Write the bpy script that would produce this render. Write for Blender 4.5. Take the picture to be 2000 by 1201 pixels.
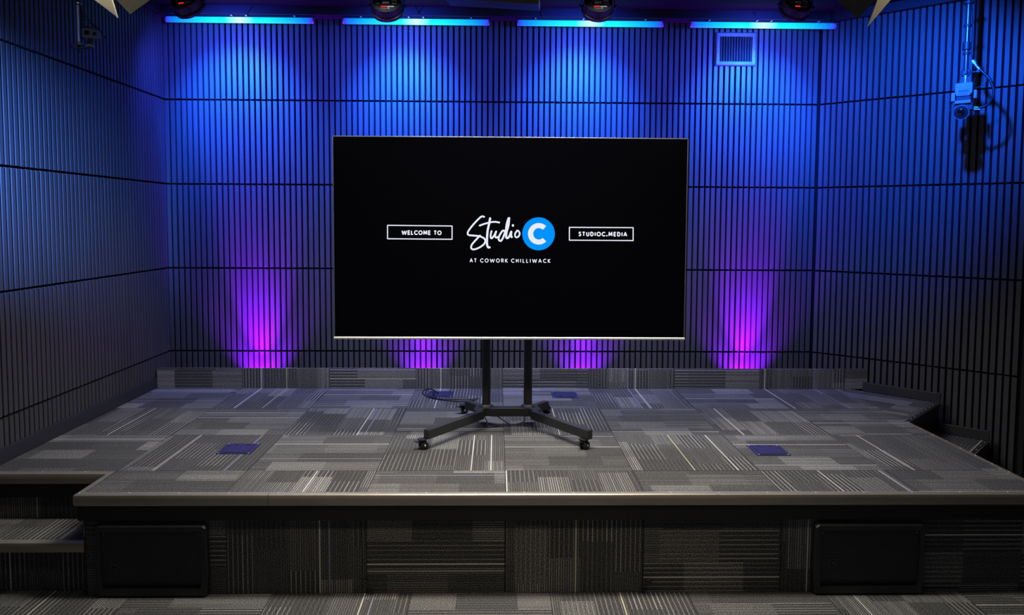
import bpy, math, random
from mathutils import Vector, Matrix
random.seed(7)
for o in list(bpy.data.objects): bpy.data.objects.remove(o)
SC = bpy.context.scene
COL = SC.collection

# ------------------------------------------------------------------ camera
S = 0.457                      # stage height
EYE = Vector((0, 0, 1.653))
F_PX, CX, CY = 1510.0, 1000.0, 530.0
yaw, pit, rol = math.radians(1.1), math.radians(3.79), math.radians(.31)
FW = Vector((math.sin(yaw)*math.cos(pit), math.cos(yaw)*math.cos(pit), -math.sin(pit)))
r0 = Vector((math.cos(yaw), -math.sin(yaw), 0)); u0 = r0.cross(FW)
RT = r0*math.cos(rol)+u0*math.sin(rol); UP = RT.cross(FW)
cd = bpy.data.cameras.new('camera'); cam = bpy.data.objects.new('camera', cd); COL.objects.link(cam)
cam.matrix_world = Matrix(((RT.x, UP.x, -FW.x, EYE.x), (RT.y, UP.y, -FW.y, EYE.y), (RT.z, UP.z, -FW.z, EYE.z), (0, 0, 0, 1)))
cd.sensor_fit = 'HORIZONTAL'; cd.sensor_width = 36; cd.lens = 36*F_PX/2000
cd.shift_x = 0; cd.shift_y = -(600.5-CY)/2000
cd.clip_start = .05
SC.camera = cam
def ray(x, y): return FW+RT*((x-CX)/F_PX)-UP*((y-CY)/F_PX)
def bz(x, y, z):               # survey helpers: where the sight line meets a level / an upright plane
    d = ray(x, y); return EYE+d*((z-EYE.z)/d.z)
def by(x, y, Y):
    d = ray(x, y); return EYE+d*(Y/d.y)
def bpl(x, y, P0, n):
    d = ray(x, y); n = Vector(n); return EYE+d*((Vector(P0)-EYE).dot(n)/d.dot(n))

# ------------------------------------------------------------------ world, exposure, large lights
SC.view_settings.view_transform = 'Standard'; SC.view_settings.look = 'None'
SC.view_settings.gamma = 1; SC.view_settings.exposure = 0; SC.view_settings.use_curve_mapping = False
w = bpy.data.worlds.new('world'); SC.world = w; w.use_nodes = True
w.node_tree.nodes['Background'].inputs[0].default_value = (.35, .42, .7, 1)
w.node_tree.nodes['Background'].inputs[1].default_value = .06

def spot(name, loc, target, power, color, size, blend=1.0, radius=.04):
    l = bpy.data.lights.new(name, 'SPOT'); l.energy = power; l.color = color
    l.spot_size = math.radians(size); l.spot_blend = blend; l.shadow_soft_size = radius
    o = bpy.data.objects.new(name, l); COL.objects.link(o); o.location = loc
    d = Vector(target)-Vector(loc); o.rotation_euler = d.to_track_quat('-Z', 'Y').to_euler()
    return o
def area(name, loc, target, power, color, sx, sy, spread=180):
    l = bpy.data.lights.new(name, 'AREA'); l.shape = 'RECTANGLE'; l.size = sx; l.size_y = sy
    l.energy = power; l.color = color; l.spread = math.radians(spread)
    o = bpy.data.objects.new(name, l); COL.objects.link(o); o.location = loc
    d = Vector(target)-Vector(loc); o.rotation_euler = d.to_track_quat('-Z', 'Y').to_euler()
    return o
BLUE = (0.005, .10, 1.0); PURP = (.22, 0.0, 1.0); WARM = (1.0, .86, .62)
area('house_light', (0.1, 3.36, 3.13), (0.1, 3.4, 0), 56, (1, .96, .87), 1.4, .3, 130)
area('house_light_back', (0.1, 4.72, 3.14), (0.1, 4.7, 0), 26, (.86, .9, 1.0), 2.6, .3, 100)
area('house_light_front', (0.3, 2.3, 3.13), (0.3, 2.6, 0), 4, (1, .95, .86), 4.0, .3)
for nm, x in (('key_left', -1.5), ('key_right', 1.45)):
    spot(nm, (x, 2.42, 2.72), (0.1, 3.7, S), 60, WARM, 66, 1.0, .1)
# wash cans over the back wall
PARX = [by(364, 3, 5.0).x, by(755, 6, 5.0).x, by(1168, 6, 5.0).x, by(1558, 6, 5.0).x]
BLOB = [by(468, 200, 5.75).x, by(795, 200, 5.75).x, by(1128, 200, 5.75).x, by(1462, 200, 5.75).x]
for a, b in zip(PARX, BLOB):
    spot('wash_beam', (a, 5.06, 2.95), (b, 5.75, 2.38), 580, BLUE, 80, 1.0, .05)
    spot('wash_spill', (a, 5.1, 2.96), (b, 5.75, 2.5), 150, (.03, .07, 1.0), 140, 1.0, .05)
# wash on the angled right wall and along the left wall
spot('wash_right', (2.05, 3.85, 3.1), (2.80, 5.35, 2.34), 760, BLUE, 66, 1.0, .045)
spot('wash_left', (-1.72, 1.4, 2.35), (-2.43, 3.0, 2.05), 3200, (.09, .27, 1.0), 36, 1.0, .06)
# uplights in the trough behind the carpeted kick board
UPX = [by(502, 700, 5.6).x, by(825, 700, 5.6).x, by(1142, 700, 5.6).x, by(1462, 700, 5.6).x]
for i, x in enumerate(UPX):
    spot('uplight_beam', (x, 5.60, .372), (x, 5.75, .80), (170, 110, 110, 170)[i], PURP, 92, .9, .02)
    spot('uplight_throw', (x, 5.555, .372), (x, 5.75, 1.10), (860, 280, 280, 860)[i], PURP, 40, 1.0, .02)

# ------------------------------------------------------------------ materials
def nodes(name):
    m = bpy.data.materials.new(name); m.use_nodes = True
    nt = m.node_tree; return m, nt, nt.nodes['Principled BSDF']
class G:
    """tiny node-graph writer"""
    def __init__(s, nt): s.nt = nt
    def _in(s, sock, v):
        if isinstance(v, bpy.types.NodeSocket): s.nt.links.new(v, sock)
        elif v is not None:
            if hasattr(sock.default_value, '__len__') and not hasattr(v, '__len__'): v = [v]*len(sock.default_value)
            sock.default_value = v
    def m(s, op, a, b=None, c=None):
        n = s.nt.nodes.new('ShaderNodeMath'); n.operation = op
        for k, v in enumerate((a, b, c)):
            if v is not None: s._in(n.inputs[k], v)
        return n.outputs[0]
    def xyz(s, x, y, z=0.0):
        n = s.nt.nodes.new('ShaderNodeCombineXYZ')
        for k, v in enumerate((x, y, z)): s._in(n.inputs[k], v)
        return n.outputs[0]
    def rnd(s, x, y, z=0.0):
        n = s.nt.nodes.new('ShaderNodeTexWhiteNoise'); n.noise_dimensions = '3D'
        s._in(n.inputs['Vector'], s.xyz(x, y, z)); return n.outputs['Value']
    def noise(s, vec, scale, detail=2, rough=.5):
        n = s.nt.nodes.new('ShaderNodeTexNoise'); s._in(n.inputs['Vector'], vec)
        n.inputs['Scale'].default_value = scale; n.inputs['Detail'].default_value = detail; n.inputs['Roughness'].default_value = rough
        return n.outputs[0]
    def mixc(s, f, a, b):
        n = s.nt.nodes.new('ShaderNodeMix'); n.data_type = 'RGBA'
        s._in(n.inputs[0], f); s._in(n.inputs[6], a); s._in(n.inputs[7], b); return n.outputs[2]
    def mixf(s, f, a, b):
        n = s.nt.nodes.new('ShaderNodeMix'); n.data_type = 'FLOAT'
        s._in(n.inputs[0], f); s._in(n.inputs[2], a); s._in(n.inputs[3], b); return n.outputs[0]
    def bump(s, h, strength, dist=.001):
        n = s.nt.nodes.new('ShaderNodeBump'); s._in(n.inputs['Height'], h)
        n.inputs['Strength'].default_value = strength; n.inputs['Distance'].default_value = dist; return n.outputs[0]
def plain(name, col, rough=.5, metal=0.0, spec=.5, grain=0.0, gscale=40, stretch=(1, 1, 1)):
    m, nt, b = nodes(name); g = G(nt)
    b.inputs['Base Color'].default_value = (*col, 1); b.inputs['Roughness'].default_value = rough
    b.inputs['Metallic'].default_value = metal; b.inputs['Specular IOR Level'].default_value = spec
    tc = nt.nodes.new('ShaderNodeTexCoord'); mp = nt.nodes.new('ShaderNodeMapping')
    nt.links.new(tc.outputs['Object'], mp.inputs[0]); mp.inputs['Scale'].default_value = stretch
    n = g.noise(mp.outputs[0], gscale, 3)
    if grain > 0:
        c = g.mixc(n, (*[x*(1-grain) for x in col], 1), (*[x*(1+grain) for x in col], 1))
        nt.links.new(c, b.inputs['Base Color'])
    r = g.mixf(n, max(0, rough-.06), min(1, rough+.06)); nt.links.new(r, b.inputs['Roughness'])
    return m
def emis(name, col, st):
    m, nt, b = nodes(name)
    b.inputs['Base Color'].default_value = (0, 0, 0, 1); b.inputs['Specular IOR Level'].default_value = 0
    b.inputs['Emission Color'].default_value = (*col, 1); b.inputs['Emission Strength'].default_value = st
    return m

def carpet_material():
    m, nt, b = nodes('striped_carpet_tile'); g = G(nt)
    tc = nt.nodes.new('ShaderNodeTexCoord'); sp = nt.nodes.new('ShaderNodeSeparateXYZ')
    nt.links.new(tc.outputs['UV'], sp.inputs[0]); X, Y = sp.outputs[0], sp.outputs[1]
    tx, ty = g.m('FLOOR', X), g.m('FLOOR', Y); fx, fy = g.m('FRACT', X), g.m('FRACT', Y)
    par = g.m('FLOORED_MODULO', g.m('ADD', tx, ty), 2.0)       # 0: lines run along v, 1: along u
    u = g.mixf(par, fy, fx); v = g.mixf(par, fx, fy)
    hr = g.rnd(tx, ty, 3.3)                                     # per tile
    N = 58.0
    vr = g.m('MULTIPLY', v, N); rid = g.m('FLOOR', vr); vf = g.m('ABSOLUTE', g.m('SUBTRACT', g.m('FRACT', vr), .5))
    line = g.m('SUBTRACT', 1.0, g.m('SMOOTH_MIN', 1.0, g.m('MULTIPLY', vf, 2.6), .1))
    line = g.m('MAXIMUM', line, 0.0)
    tk = g.m('ADD', g.m('MULTIPLY', tx, 17.3), g.m('MULTIPLY', ty, 5.7))
    # patches: bands across v of uneven length along u
    cv = g.m('FLOOR', g.m('ADD', g.m('MULTIPLY', v, 4.2), g.m('MULTIPLY', hr, 3)))
    off = g.rnd(cv, tk, 1.1)
    cu = g.m('FLOOR', g.m('ADD', g.m('MULTIPLY', u, 2.3), g.m('MULTIPLY', off, 4)))
    pr = g.rnd(cu, cv, tk)
    patch = g.m('ADD', g.m('MULTIPLY', g.m('POWER', pr, 1.6), .8), .14)
    pr2 = g.rnd(cv, cu, g.m('ADD', tk, 9.1))
    odd = g.m('FLOORED_MODULO', rid, 2.0)
    sparse = g.m('GREATER_THAN', pr2, .45)                      # some patches keep only every other row
    keep = g.m('SUBTRACT', 1.0, g.m('MULTIPLY', sparse, odd))
    rr = g.rnd(rid, tk, 5.0)
    yarn = g.noise(g.xyz(X, Y, 0), 150, 2, .8)
    yarn = g.m('MULTIPLY', g.m('MAXIMUM', g.m('SUBTRACT', yarn, .44), 0.0), 9.0)
    st = g.m('MULTIPLY', g.m('MULTIPLY', line, keep), g.m('MULTIPLY', patch, g.mixf(rr, .45, 1.1)))
    solid = g.m('MULTIPLY', g.m('GREATER_THAN', g.rnd(cu, tk, cv), .90), .16)  # dense pale patches
    amt = g.m('ADD', g.m('MULTIPLY', g.m('MULTIPLY', st, .85), g.mixf(.5, 1.0, yarn)), g.m('MULTIPLY', g.m('ADD', solid, .15), yarn))
    amt = g.m('MINIMUM', amt, 1.0)
    base = g.mixc(amt, (.013, .013, .016, 1), (.66, .64, .60, 1))
    # accent threads, the full length of a tile
    for k, (c, lim) in enumerate((((.85, .82, .74, 1), .95), ((.70, .68, .64, 1), .28), ((.60, .60, .34, 1), .25), ((.36, .36, .52, 1), .4))):
        a = g.m('FLOOR', g.m('MULTIPLY', g.rnd(tx, ty, 20.0+k), N))
        on = g.m('MULTIPLY', g.m('COMPARE', rid, a, .1), g.m('LESS_THAN', g.rnd(tx, ty, 40.0+k), lim))
        on = g.m('MULTIPLY', on, g.m('LESS_THAN', vf, .30))
        base = g.mixc(g.m('MULTIPLY', on, g.mixf(.5, .9, g.m('MINIMUM', yarn, 1.0))), base, c)
    ex = g.m('MINIMUM', g.m('MINIMUM', fx, g.m('SUBTRACT', 1.0, fx)), g.m('MINIMUM', fy, g.m('SUBTRACT', 1.0, fy)))
    base = g.mixc(g.m('MULTIPLY', g.m('LESS_THAN', ex, .004), .6), base, (.01, .01, .012, 1))
    nt.links.new(base, b.inputs['Base Color']); b.inputs['Roughness'].default_value = .95
    b.inputs['Specular IOR Level'].default_value = .15
    nt.links.new(g.bump(g.m('ADD', yarn, line), .5, .002), b.inputs['Normal'])
    return m
def grille_material():
    m, nt, b = nodes('perforated_grille'); g = G(nt)
    tc = nt.nodes.new('ShaderNodeTexCoord'); sp = nt.nodes.new('ShaderNodeSeparateXYZ')
    nt.links.new(tc.outputs['Object'], sp.inputs[0])
    P = .0092
    def dots(ox, oy):
        x = g.m('SUBTRACT', g.m('FRACT', g.m('ADD', g.m('DIVIDE', sp.outputs[0], P), ox)), .5)
        y = g.m('SUBTRACT', g.m('FRACT', g.m('ADD', g.m('DIVIDE', sp.outputs[2], P*1.45), oy)), .5)
        y = g.m('MULTIPLY', y, 1.45)
        return g.m('SQRT', g.m('ADD', g.m('MULTIPLY', x, x), g.m('MULTIPLY', y, y)))
    d = g.m('MINIMUM', dots(0, 0), dots(.5, .5))
    hole = g.m('LESS_THAN', d, .33)
    nt.links.new(g.mixc(hole, (.075, .075, .08, 1), (.002, .002, .002, 1)), b.inputs['Base Color'])
    b.inputs['Roughness'].default_value = .55
    nt.links.new(g.mixf(hole, .4, 0.0), b.inputs['Specular IOR Level'])
    return m
def tube_material():
    m, nt, b = nodes('pixel_tube_glow'); g = G(nt)
    tc = nt.nodes.new('ShaderNodeTexCoord'); sp = nt.nodes.new('ShaderNodeSeparateXYZ')
    nt.links.new(tc.outputs['UV'], sp.inputs[0])
    cr = nt.nodes.new('ShaderNodeValToRGB'); nt.links.new(sp.outputs[0], cr.inputs[0])
    e = cr.color_ramp.elements
    e[0].position = 0; e[0].color = (.03, .02, .95, 1); e[1].position = 1; e[1].color = (.03, .02, .95, 1)
    for p, c in ((.045, (.0, .16, 1.0)), (.16, (.0, .40, 1.0)), (.28, (.0, .64, 1.0)), (.40, (.0, .85, .95)), (.5, (.50, .98, .62)), (.6, (.0, .88, .93)), (.72, (.0, .64, 1.0)), (.84, (.0, .40, 1.0)), (.955, (.0, .16, 1.0))):
        n = e.new(p); n.color = (*c, 1)
    b.inputs['Base Color'].default_value = (.04, .04, .05, 1); b.inputs['Specular IOR Level'].default_value = .1
    b.inputs['Roughness'].default_value = .35
    nt.links.new(cr.outputs[0], b.inputs['Emission Color']); b.inputs['Emission Strength'].default_value = 1.35
    return m

M = {}
M['carpet'] = carpet_material()
M['slat'] = plain('charcoal_slat', (.062, .060, .064), .5, 0, .4, .22, 14, (1, 1, .12))
M['felt'] = plain('black_felt', (.007, .007, .008), .95, 0, .1)
M['black_paint'] = plain('black_paint', (.016, .016, .017), .55, 0, .35, .15, 6)
M['soffit'] = plain('soffit_paint', (.02, .018, .024), .6, 0, .3)
M['ceiling'] = plain('black_ceiling', (.009, .009, .011), .8, 0, .2)
M['skirt'] = plain('dark_grey_skirting', (.030, .031, .035), .45, 0, .4, .1, 8)
M['nosing'] = plain('bronze_nosing', (.36, .32, .265), .36, .5, .5, .12, 30, (.2, 1, 1))
M['fascia'] = plain('black_fascia', (.013, .014, .014), .45, 0, .4, .1, 5)
M['cab'] = plain('speaker_cabinet_black', (.022, .022, .023), .45, 0, .45)
M['grille'] = grille_material()
M['badge'] = plain('badge_grey', (.10, .10, .10), .5)
M['cart'] = plain('cart_powder_coat', (.024, .025, .024), .5, 0, .5, .2, 60)
M['tvback'] = plain('tv_shell', (.015, .015, .016), .4)
M['bezel'] = plain('silver_bezel', (.22, .22, .22), .35, .8)
M['chrome'] = plain('polished_chin', (.9, .9, .9), .35, .6)
M['screen'] = plain('screen_glass', (.0012, .0012, .002), .12, 0, .12)
M['rubber'] = plain('black_rubber', (.012, .012, .012), .3)
M['steel'] = plain('bright_steel', (.7, .7, .7), .25, 1.0)
M['screw'] = plain('screw_head', (.8, .8, .8), .4)
M['cable'] = plain('cable_jacket', (.012, .012, .014), .4)
M['boxlid'] = plain('blue_light_tinted_lid', (.026, .026, .085), .5, 0, .3)  # dark lid; reflected blue wall light is put into the base colour
M['slot'] = plain('slot_black', (.003, .003, .004), .8)
M['vent'] = plain('vent_enamel', (.07, .07, .075), .45)
M['void'] = plain('duct_dark', (.002, .002, .002), .9)
M['leaf'] = plain('barn_door_paint', (.85, .79, .56), .55)
M['leaf_dark'] = plain('barn_door_back', (.035, .032, .032), .55)
M['par'] = plain('par_housing', (.06, .05, .07), .35, .3)
M['parplate'] = plain('par_rear_plate', (.006, .006, .007), .4)
M['label'] = plain('label_print', (.8, .8, .8), .6)
M['red'] = emis('red_display', (1, .03, .03), 1.2)
M['white_glow'] = emis('screen_white', (.86, .88, 1.0), .95)
M['blue_glow'] = emis('screen_blue', (0, .29, .97), 1.0)
M['lens_glow'] = emis('lamp_lens', (1, .88, .62), 46)
M['tube'] = tube_material()
M['camwhite'] = plain('camera_shell', (.20, .21, .22), .4)
M['glass'] = plain('lens_glass', (.004, .004, .006), .05, 0, .8)
M['camgrey'] = plain('action_camera_body', (.11, .11, .12), .4)
M['connector'] = plain('connector_nickel', (.6, .6, .62), .3, .7)

# ------------------------------------------------------------------ mesh helpers
class MB:
    def __init__(s): s.v = []; s.f = []; s.mi = []; s.uv = []
    def face(s, pts, mi=0, uv=None):
        n = len(s.v); s.v += [tuple(p) for p in pts]; s.f.append(tuple(range(n, n+len(pts)))); s.mi.append(mi)
        s.uv.append(uv if uv else [(0, 0)]*len(pts))
    def hexa(s, P, mi=0):           # P: bottom 4 ccw, top 4 ccw
        n = len(s.v); s.v += [tuple(p) for p in P]
        for q in ((3, 2, 1, 0), (4, 5, 6, 7), (0, 1, 5, 4), (1, 2, 6, 5), (2, 3, 7, 6), (3, 0, 4, 7)):
            s.f.append(tuple(n+i for i in q)); s.mi.append(mi); s.uv.append([(0, 0)]*4)
    def box(s, x0, x1, y0, y1, z0, z1, mi=0):
        s.hexa([(x0, y0, z0), (x1, y0, z0), (x1, y1, z0), (x0, y1, z0), (x0, y0, z1), (x1, y0, z1), (x1, y1, z1), (x0, y1, z1)], mi)
    def prism(s, poly, z0, z1, mi=0):   # poly ccw seen from above
        n = len(s.v); k = len(poly)
        s.v += [(x, y, z0) for x, y in poly]+[(x, y, z1) for x, y in poly]
        s.f.append(tuple(range(n+k-1, n-1, -1))); s.f.append(tuple(range(n+k, n+2*k)))
        for i in range(k): s.f.append((n+i, n+(i+1) % k, n+k+(i+1) % k, n+k+i))
        s.mi += [mi]*(k+2); s.uv += [[(0, 0)]*k]*2+[[(0, 0)]*4]*k
    def beam(s, A, B, w, h, mi=0, up=(0, 0, 1)):   # box along A-B
        A, B = Vector(A), Vector(B); d = (B-A).normalized(); up = Vector(up)
        r = d.cross(up).normalized()*w/2; u = r.cross(d).normalized()*h/2
        s.hexa([A-r-u, A+r-u, B+r-u, B-r-u, A-r+u, A+r+u, B+r+u, B-r+u], mi)
    def tube(s, pts, r, seg=12, mi=0, cap=True, radii=None):
        pts = [Vector(p) for p in pts]; n0 = len(s.v); k = len(pts); prev = None
        for i, p in enumerate(pts):
            d = (pts[min(i+1, k-1)]-pts[max(i-1, 0)]).normalized()
            a = prev if prev is not None else (Vector((0, 0, 1)) if abs(d.z) < .9 else Vector((1, 0, 0)))
            x = (a-d*a.dot(d)).normalized(); prev = x; y = d.cross(x)
            rr = radii[i] if radii else r
            for j in range(seg):
                t = 2*math.pi*j/seg; s.v.append(tuple(p+x*rr*math.cos(t)+y*rr*math.sin(t)))
        for i in range(k-1):
            for j in range(seg):
                a, b = n0+i*seg+j, n0+i*seg+(j+1) % seg
                s.f.append((a, b, b+seg, a+seg)); s.mi.append(mi)
                s.uv.append([(i/(k-1), j/seg), (i/(k-1), (j+1)/seg), ((i+1)/(k-1), (j+1)/seg), ((i+1)/(k-1), j/seg)])
        if cap:
            s.f.append(tuple(n0+j for j in range(seg-1, -1, -1))); s.f.append(tuple(n0+(k-1)*seg+j for j in range(seg)))
            s.mi += [mi]*2; s.uv += [[(0, 0)]*seg, [(1, 0)]*seg]
    def lathe(s, A, d, prof, seg=32, mi=0):   # prof: (distance along d, radius)
        A = Vector(A); d = Vector(d).normalized()
        s.tube([A+d*(t+1e-5*i) for i, (t, r) in enumerate(prof)], 0, seg, mi, True, [r for t, r in prof])
    def build(s, name, mats, parent=None, bevel=0, smooth=False, seg=2):
        me = bpy.data.meshes.new(name); me.from_pydata(s.v, [], s.f)
        for m in (mats if isinstance(mats, (list, tuple)) else [mats]): me.materials.append(m)
        for p, i in zip(me.polygons, s.mi): p.material_index = i
        ul = me.uv_layers.new(name='UVMap'); li = 0
        for uvs in s.uv:
            for q in uvs: ul.data[li].uv = q; li += 1
        if smooth:
            me.shade_smooth()
            try: me.set_sharp_from_angle(angle=math.radians(40))
            except Exception: pass
        me.validate()
        o = bpy.data.objects.new(name, me); COL.objects.link(o)
        if parent is not None:
            o.parent = parent; o.matrix_parent_inverse = Matrix.Translation(-parent.location)
        if bevel:
            md = o.modifiers.new('bevel', 'BEVEL'); md.width = bevel; md.segments = seg; md.limit_method = 'ANGLE'; md.angle_limit = math.radians(35)
        return o
def thing(name, label, cat, loc, group=None):
    o = bpy.data.objects.new(name, None); COL.objects.link(o); o.location = loc; o.empty_display_size = .05
    return tag(o, label, cat, group)
def tag(o, label, cat, group=None):
    o['label'] = label; o['category'] = cat
    if group: o['group'] = group
    return o
def struct(o): o['kind'] = 'structure'; return o
def smoothpath(P, n=6):
    P = [Vector(p) for p in P]; Q = [P[0]]+P+[P[-1]]; out = []
    for i in range(1, len(Q)-2):
        a, b, c, d = Q[i-1:i+3]
        for k in range(n):
            t = k/n
            out.append(.5*((2*b)+(c-a)*t+(2*a-5*b+4*c-d)*t*t+(3*b-a-3*c+d)*t**3))
    out.append(P[-1]); return out

T = .613; UX, UY = .042, 4.244
def hface(mb, pts, z, ox=UX, oy=UY, rot=0, mi=0):     # level carpet polygon
    c, s_ = math.cos(rot), math.sin(rot)
    mb.face([(x, y, z) for x, y in pts], mi, [((c*(x-ox)+s_*(y-oy))/T, (-s_*(x-ox)+c*(y-oy))/T) for x, y in pts])
def vface(mb, A, B, z0, z1, u0=None, v0=0.0, mi=0):    # upright carpet face A->B
    A, B = Vector(A), Vector(B); L = (B-A).length
    ua = (A.x-UX)/T if u0 is None else u0; ub = ua+L/T
    mb.face([(A.x, A.y, z0), (B.x, B.y, z0), (B.x, B.y, z1), (A.x, A.y, z1)], mi,
            [(ua, v0+.0), (ub, v0), (ub, v0+(z1-z0)/T), (ua, v0+(z1-z0)/T)])

# ------------------------------------------------------------------ room shell
XL = -2.435; YB = 5.75; XR = 2.378; ZT = 3.095
RD = Vector((.721, -.693, 0)); RN = Vector((-.693, -.721, 0))       # along / out of the angled right wall
RC = Vector((XR, YB, 0)); RE = RC+RD*1.345
mb = MB(); hface(mb, [(-3.2, -1.2), (5.2, -1.2), (5.2, 6.2), (-3.2, 6.2)], 0, .24, 2.95)
struct(mb.build('floor', M['carpet']))
mb = MB(); mb.box(-3.2, 5.2, -.2, 6.2, 3.158, 3.2); struct(mb.build('ceiling', M['ceiling']))

def slat_wall(name, P, Q, n, start=0.0, z_lo=.02):
    """slatted panels in rows of 0.61 m over black felt"""
    P, Q, n = Vector(P), Vector(Q), Vector(n).normalized(); d = (Q-P).normalized(); L = (Q-P).length
    mb = MB(); rows = [(z_lo, .667), (.680, 1.283), (1.296, 1.899), (1.912, 2.509), (2.522, ZT)]
    pitch, wd, dp, ch = .0413, .0295, .019, .0022
    a, b = P, Q
    back = -n*.02
    mb.hexa([a+back, a, b, b+back]+[v+Vector((0, 0, 3.15)) for v in (a+back, a, b, b+back)], 1)
    rnd = random.Random(name)
    k = 0; t = start
    while t+wd < L:
        for z0, z1 in rows:
            j = rnd.uniform(-.0008, .0008); e = rnd.uniform(-.0015, .0015)
            p0 = P+d*(t+j); p1 = p0+d*wd
            sec = [p0, p1, p1+n*(dp-ch), p1-d*ch+n*dp, p0+d*ch+n*dp, p0+n*(dp-ch)]
            i0 = len(mb.v)
            mb.v += [(q.x, q.y, z0+e*.5) for q in sec]+[(q.x, q.y, z1+e*.5) for q in sec]
            fl = [(i0+5, i0+4, i0+3, i0+2, i0+1, i0), tuple(i0+6+m for m in range(6))]
            fl += [(i0+m, i0+m+1, i0+m+7, i0+m+6) for m in range(1, 5)]+[(i0+5, i0, i0+6, i0+11)]
            mb.f += fl; mb.mi += [0]*len(fl); mb.uv += [[(0, 0)]*len(q) for q in fl]
        t += pitch; k += 1
    o = mb.build(name, [M['slat'], M['felt']]); return struct(o)
slat_wall('wall_back', (XL, YB, 0), (XR, YB, 0), (0, -1, 0), .012)
slat_wall('wall_left', (XL, -.6, 0), (XL, YB, 0), (1, 0, 0), .01)
slat_wall('wall_right', RC, RE, RN, .016)
mb = MB(); mb.hexa([RE, RE+RD*.03, RE+RD*.03-RN*1.2, RE-RN*1.2]+[v+Vector((0, 0, 3.15)) for v in (RE, RE+RD*.03, RE+RD*.03-RN*1.2, RE-RN*1.2)])
struct(mb.build('wall_right_return', M['black_paint']))
mb = MB(); mb.box(5.1, 5.2, -.2, 6.2, 0, 3.158); struct(mb.build('wall_far_right', M['black_paint']))
mb = MB(); mb.box(3.3, 5.1, 6.0, 6.1, 0, 3.158); struct(mb.build('wall_far_back', M['black_paint']))
# soffit trims under the ceiling
mb = MB(); mb.box(XL+.02, XR, 5.60, 5.729, 3.0965, 3.157); struct(mb.build('trim_1', M['soffit']))
mb = MB(); a = RC+RN*.021; b = RE+RN*.021
mb.hexa([a, a+RN*.04, b+RN*.04, b]+[v+Vector((0, 0, .06)) for v in (a, a+RN*.04, b+RN*.04, b)])
mb.v = [(x, y, z+3.097) for x, y, z in mb.v]; struct(mb.build('trim_2', M['soffit']))
mb = MB(); mb.box(XL+.021, XL+.06, 0, 5.59, 3.0965, 3.157); struct(mb.build('trim_3', M['soffit']))
# skirting boards
mb = MB(); mb.box(XL+.0195, XL+.038, 3.57, 5.452, S+.001, S+.075); struct(mb.build('baseboard_left', M['skirt'], None, .003))
ch = MB(); p = by(294, 762, 5.36)

# ------------------------------------------------------------------ stage
FY = 3.335; NF = 3.305          # riser face, nosing front
LX = -1.831; RX = 2.48; WY = 3.59
WA = Vector((2.94, 5.0, 0)); WB = WA+RN*((WA.x-RX)/.693)      # right wing front edge
WC = Vector((2.604, 5.347, 0))
KY = 5.435
stage = thing('stage', 'low grey carpeted stage with bronze edge nosing in front of the slatted walls', 'stage', (0.3, 3.4, 0))
i = .022
mb = MB()
hface(mb, [(LX+i, NF+i), (RX-i, NF+i), (RX-i, KY), (LX+i, KY)], S)
hface(mb, [(XL+.02, WY+i), (LX+i, WY+i), (LX+i, KY), (XL+.02, KY)], S)
wi = RD*(-i)
hface(mb, [(RX-i, WB.y-i), ((WB+wi).x, (WB+wi).y), ((WA+wi).x, (WA+wi).y), (WC.x, WC.y), (2.53, KY), (RX-i, KY)], S, 2.48, 4.6, math.radians(-43))
mb.build('deck', M['carpet'], stage)
# nosing: rounded strip along the edges
def nosing(pts, closed=False, name='nosing', parent=None, top=S, h=.05, out=.0, mat='nosing'):
    """pts along the outer edge, solid to the left of travel"""
    P = [Vector((x, y, 0)) for x, y in pts]; sec = []
    prof = [(.030, .002), (.010, .003), (.002, -.003), (0, -.013), (0, -h+.012), (.004, -h), (.030, -h)]
    mb = MB(); n = len(P); k = len(prof)
    for j, p in enumerate(P):
        if 0 < j < n-1:
            d0 = (P[j]-P[j-1]).normalized(); d1 = (P[j+1]-P[j]).normalized()
            n0 = Vector((-d0.y, d0.x, 0)); n1 = Vector((-d1.y, d1.x, 0)); m = (n0+n1); m = m/(1+n0.dot(n1))
        else:
            d = (P[1]-P[0] if j == 0 else P[-1]-P[-2]).normalized(); m = Vector((-d.y, d.x, 0))
        for a, z in prof: q = p+m*a; mb.v.append((q.x, q.y, top+z))
    for j in range(n-1):
        for q in range(k):
            a, b = j*k+q, j*k+(q+1) % k
            mb.f.append((a, a+k, b+k, b)); mb.mi.append(0); mb.uv.append([(0, 0)]*4)
    mb.f.append(tuple(range(k))); mb.f.append(tuple((n-1)*k+q for q in range(k-1, -1, -1))); mb.mi += [0, 0]; mb.uv += [[(0, 0)]*k]*2
    return mb.build(name, M[mat], parent, 0, True)
nosing([(XL+.021, WY), (LX, WY), (LX, NF), (-.992, NF)], parent=stage)
nosing([(-.990, NF), (RX, NF), (RX, WB.y+.004)], parent=stage)
nosing([(WB.x+.002, WB.y), (WA.x, WA.y)], parent=stage, h=.03, mat='skirt', name='wing_edge')
# fascia board under the nosing
mb = MB()
z0, z1 = .338, S-.05
mb.box(XL+.021, LX+.012, WY+.012, WY+.03, z0-.0, z1)
mb.box(LX+.012, LX+.03, NF+.0125, WY+.03, z0, z1)
mb.box(LX+.030, RX-.012, NF+.0125, NF+.030, z0, z1)
mb.box(RX-.03, RX-.012, NF+.030, WB.y, z0, z1)
mb.build('fascia', M['fascia'], stage, .001)
mb = MB()                                       # wing sides: plain black
a = WA+RD*(-.014); b = WB+RD*(-.014)+RN*.1
q = [b, a, a-RD*.02, b-RD*.02]
mb.hexa([(v.x, v.y, .262) for v in q]+[(v.x, v.y, S-.03) for v in q])
mb.build('wing_fascia', M['fascia'], stage)
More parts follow.
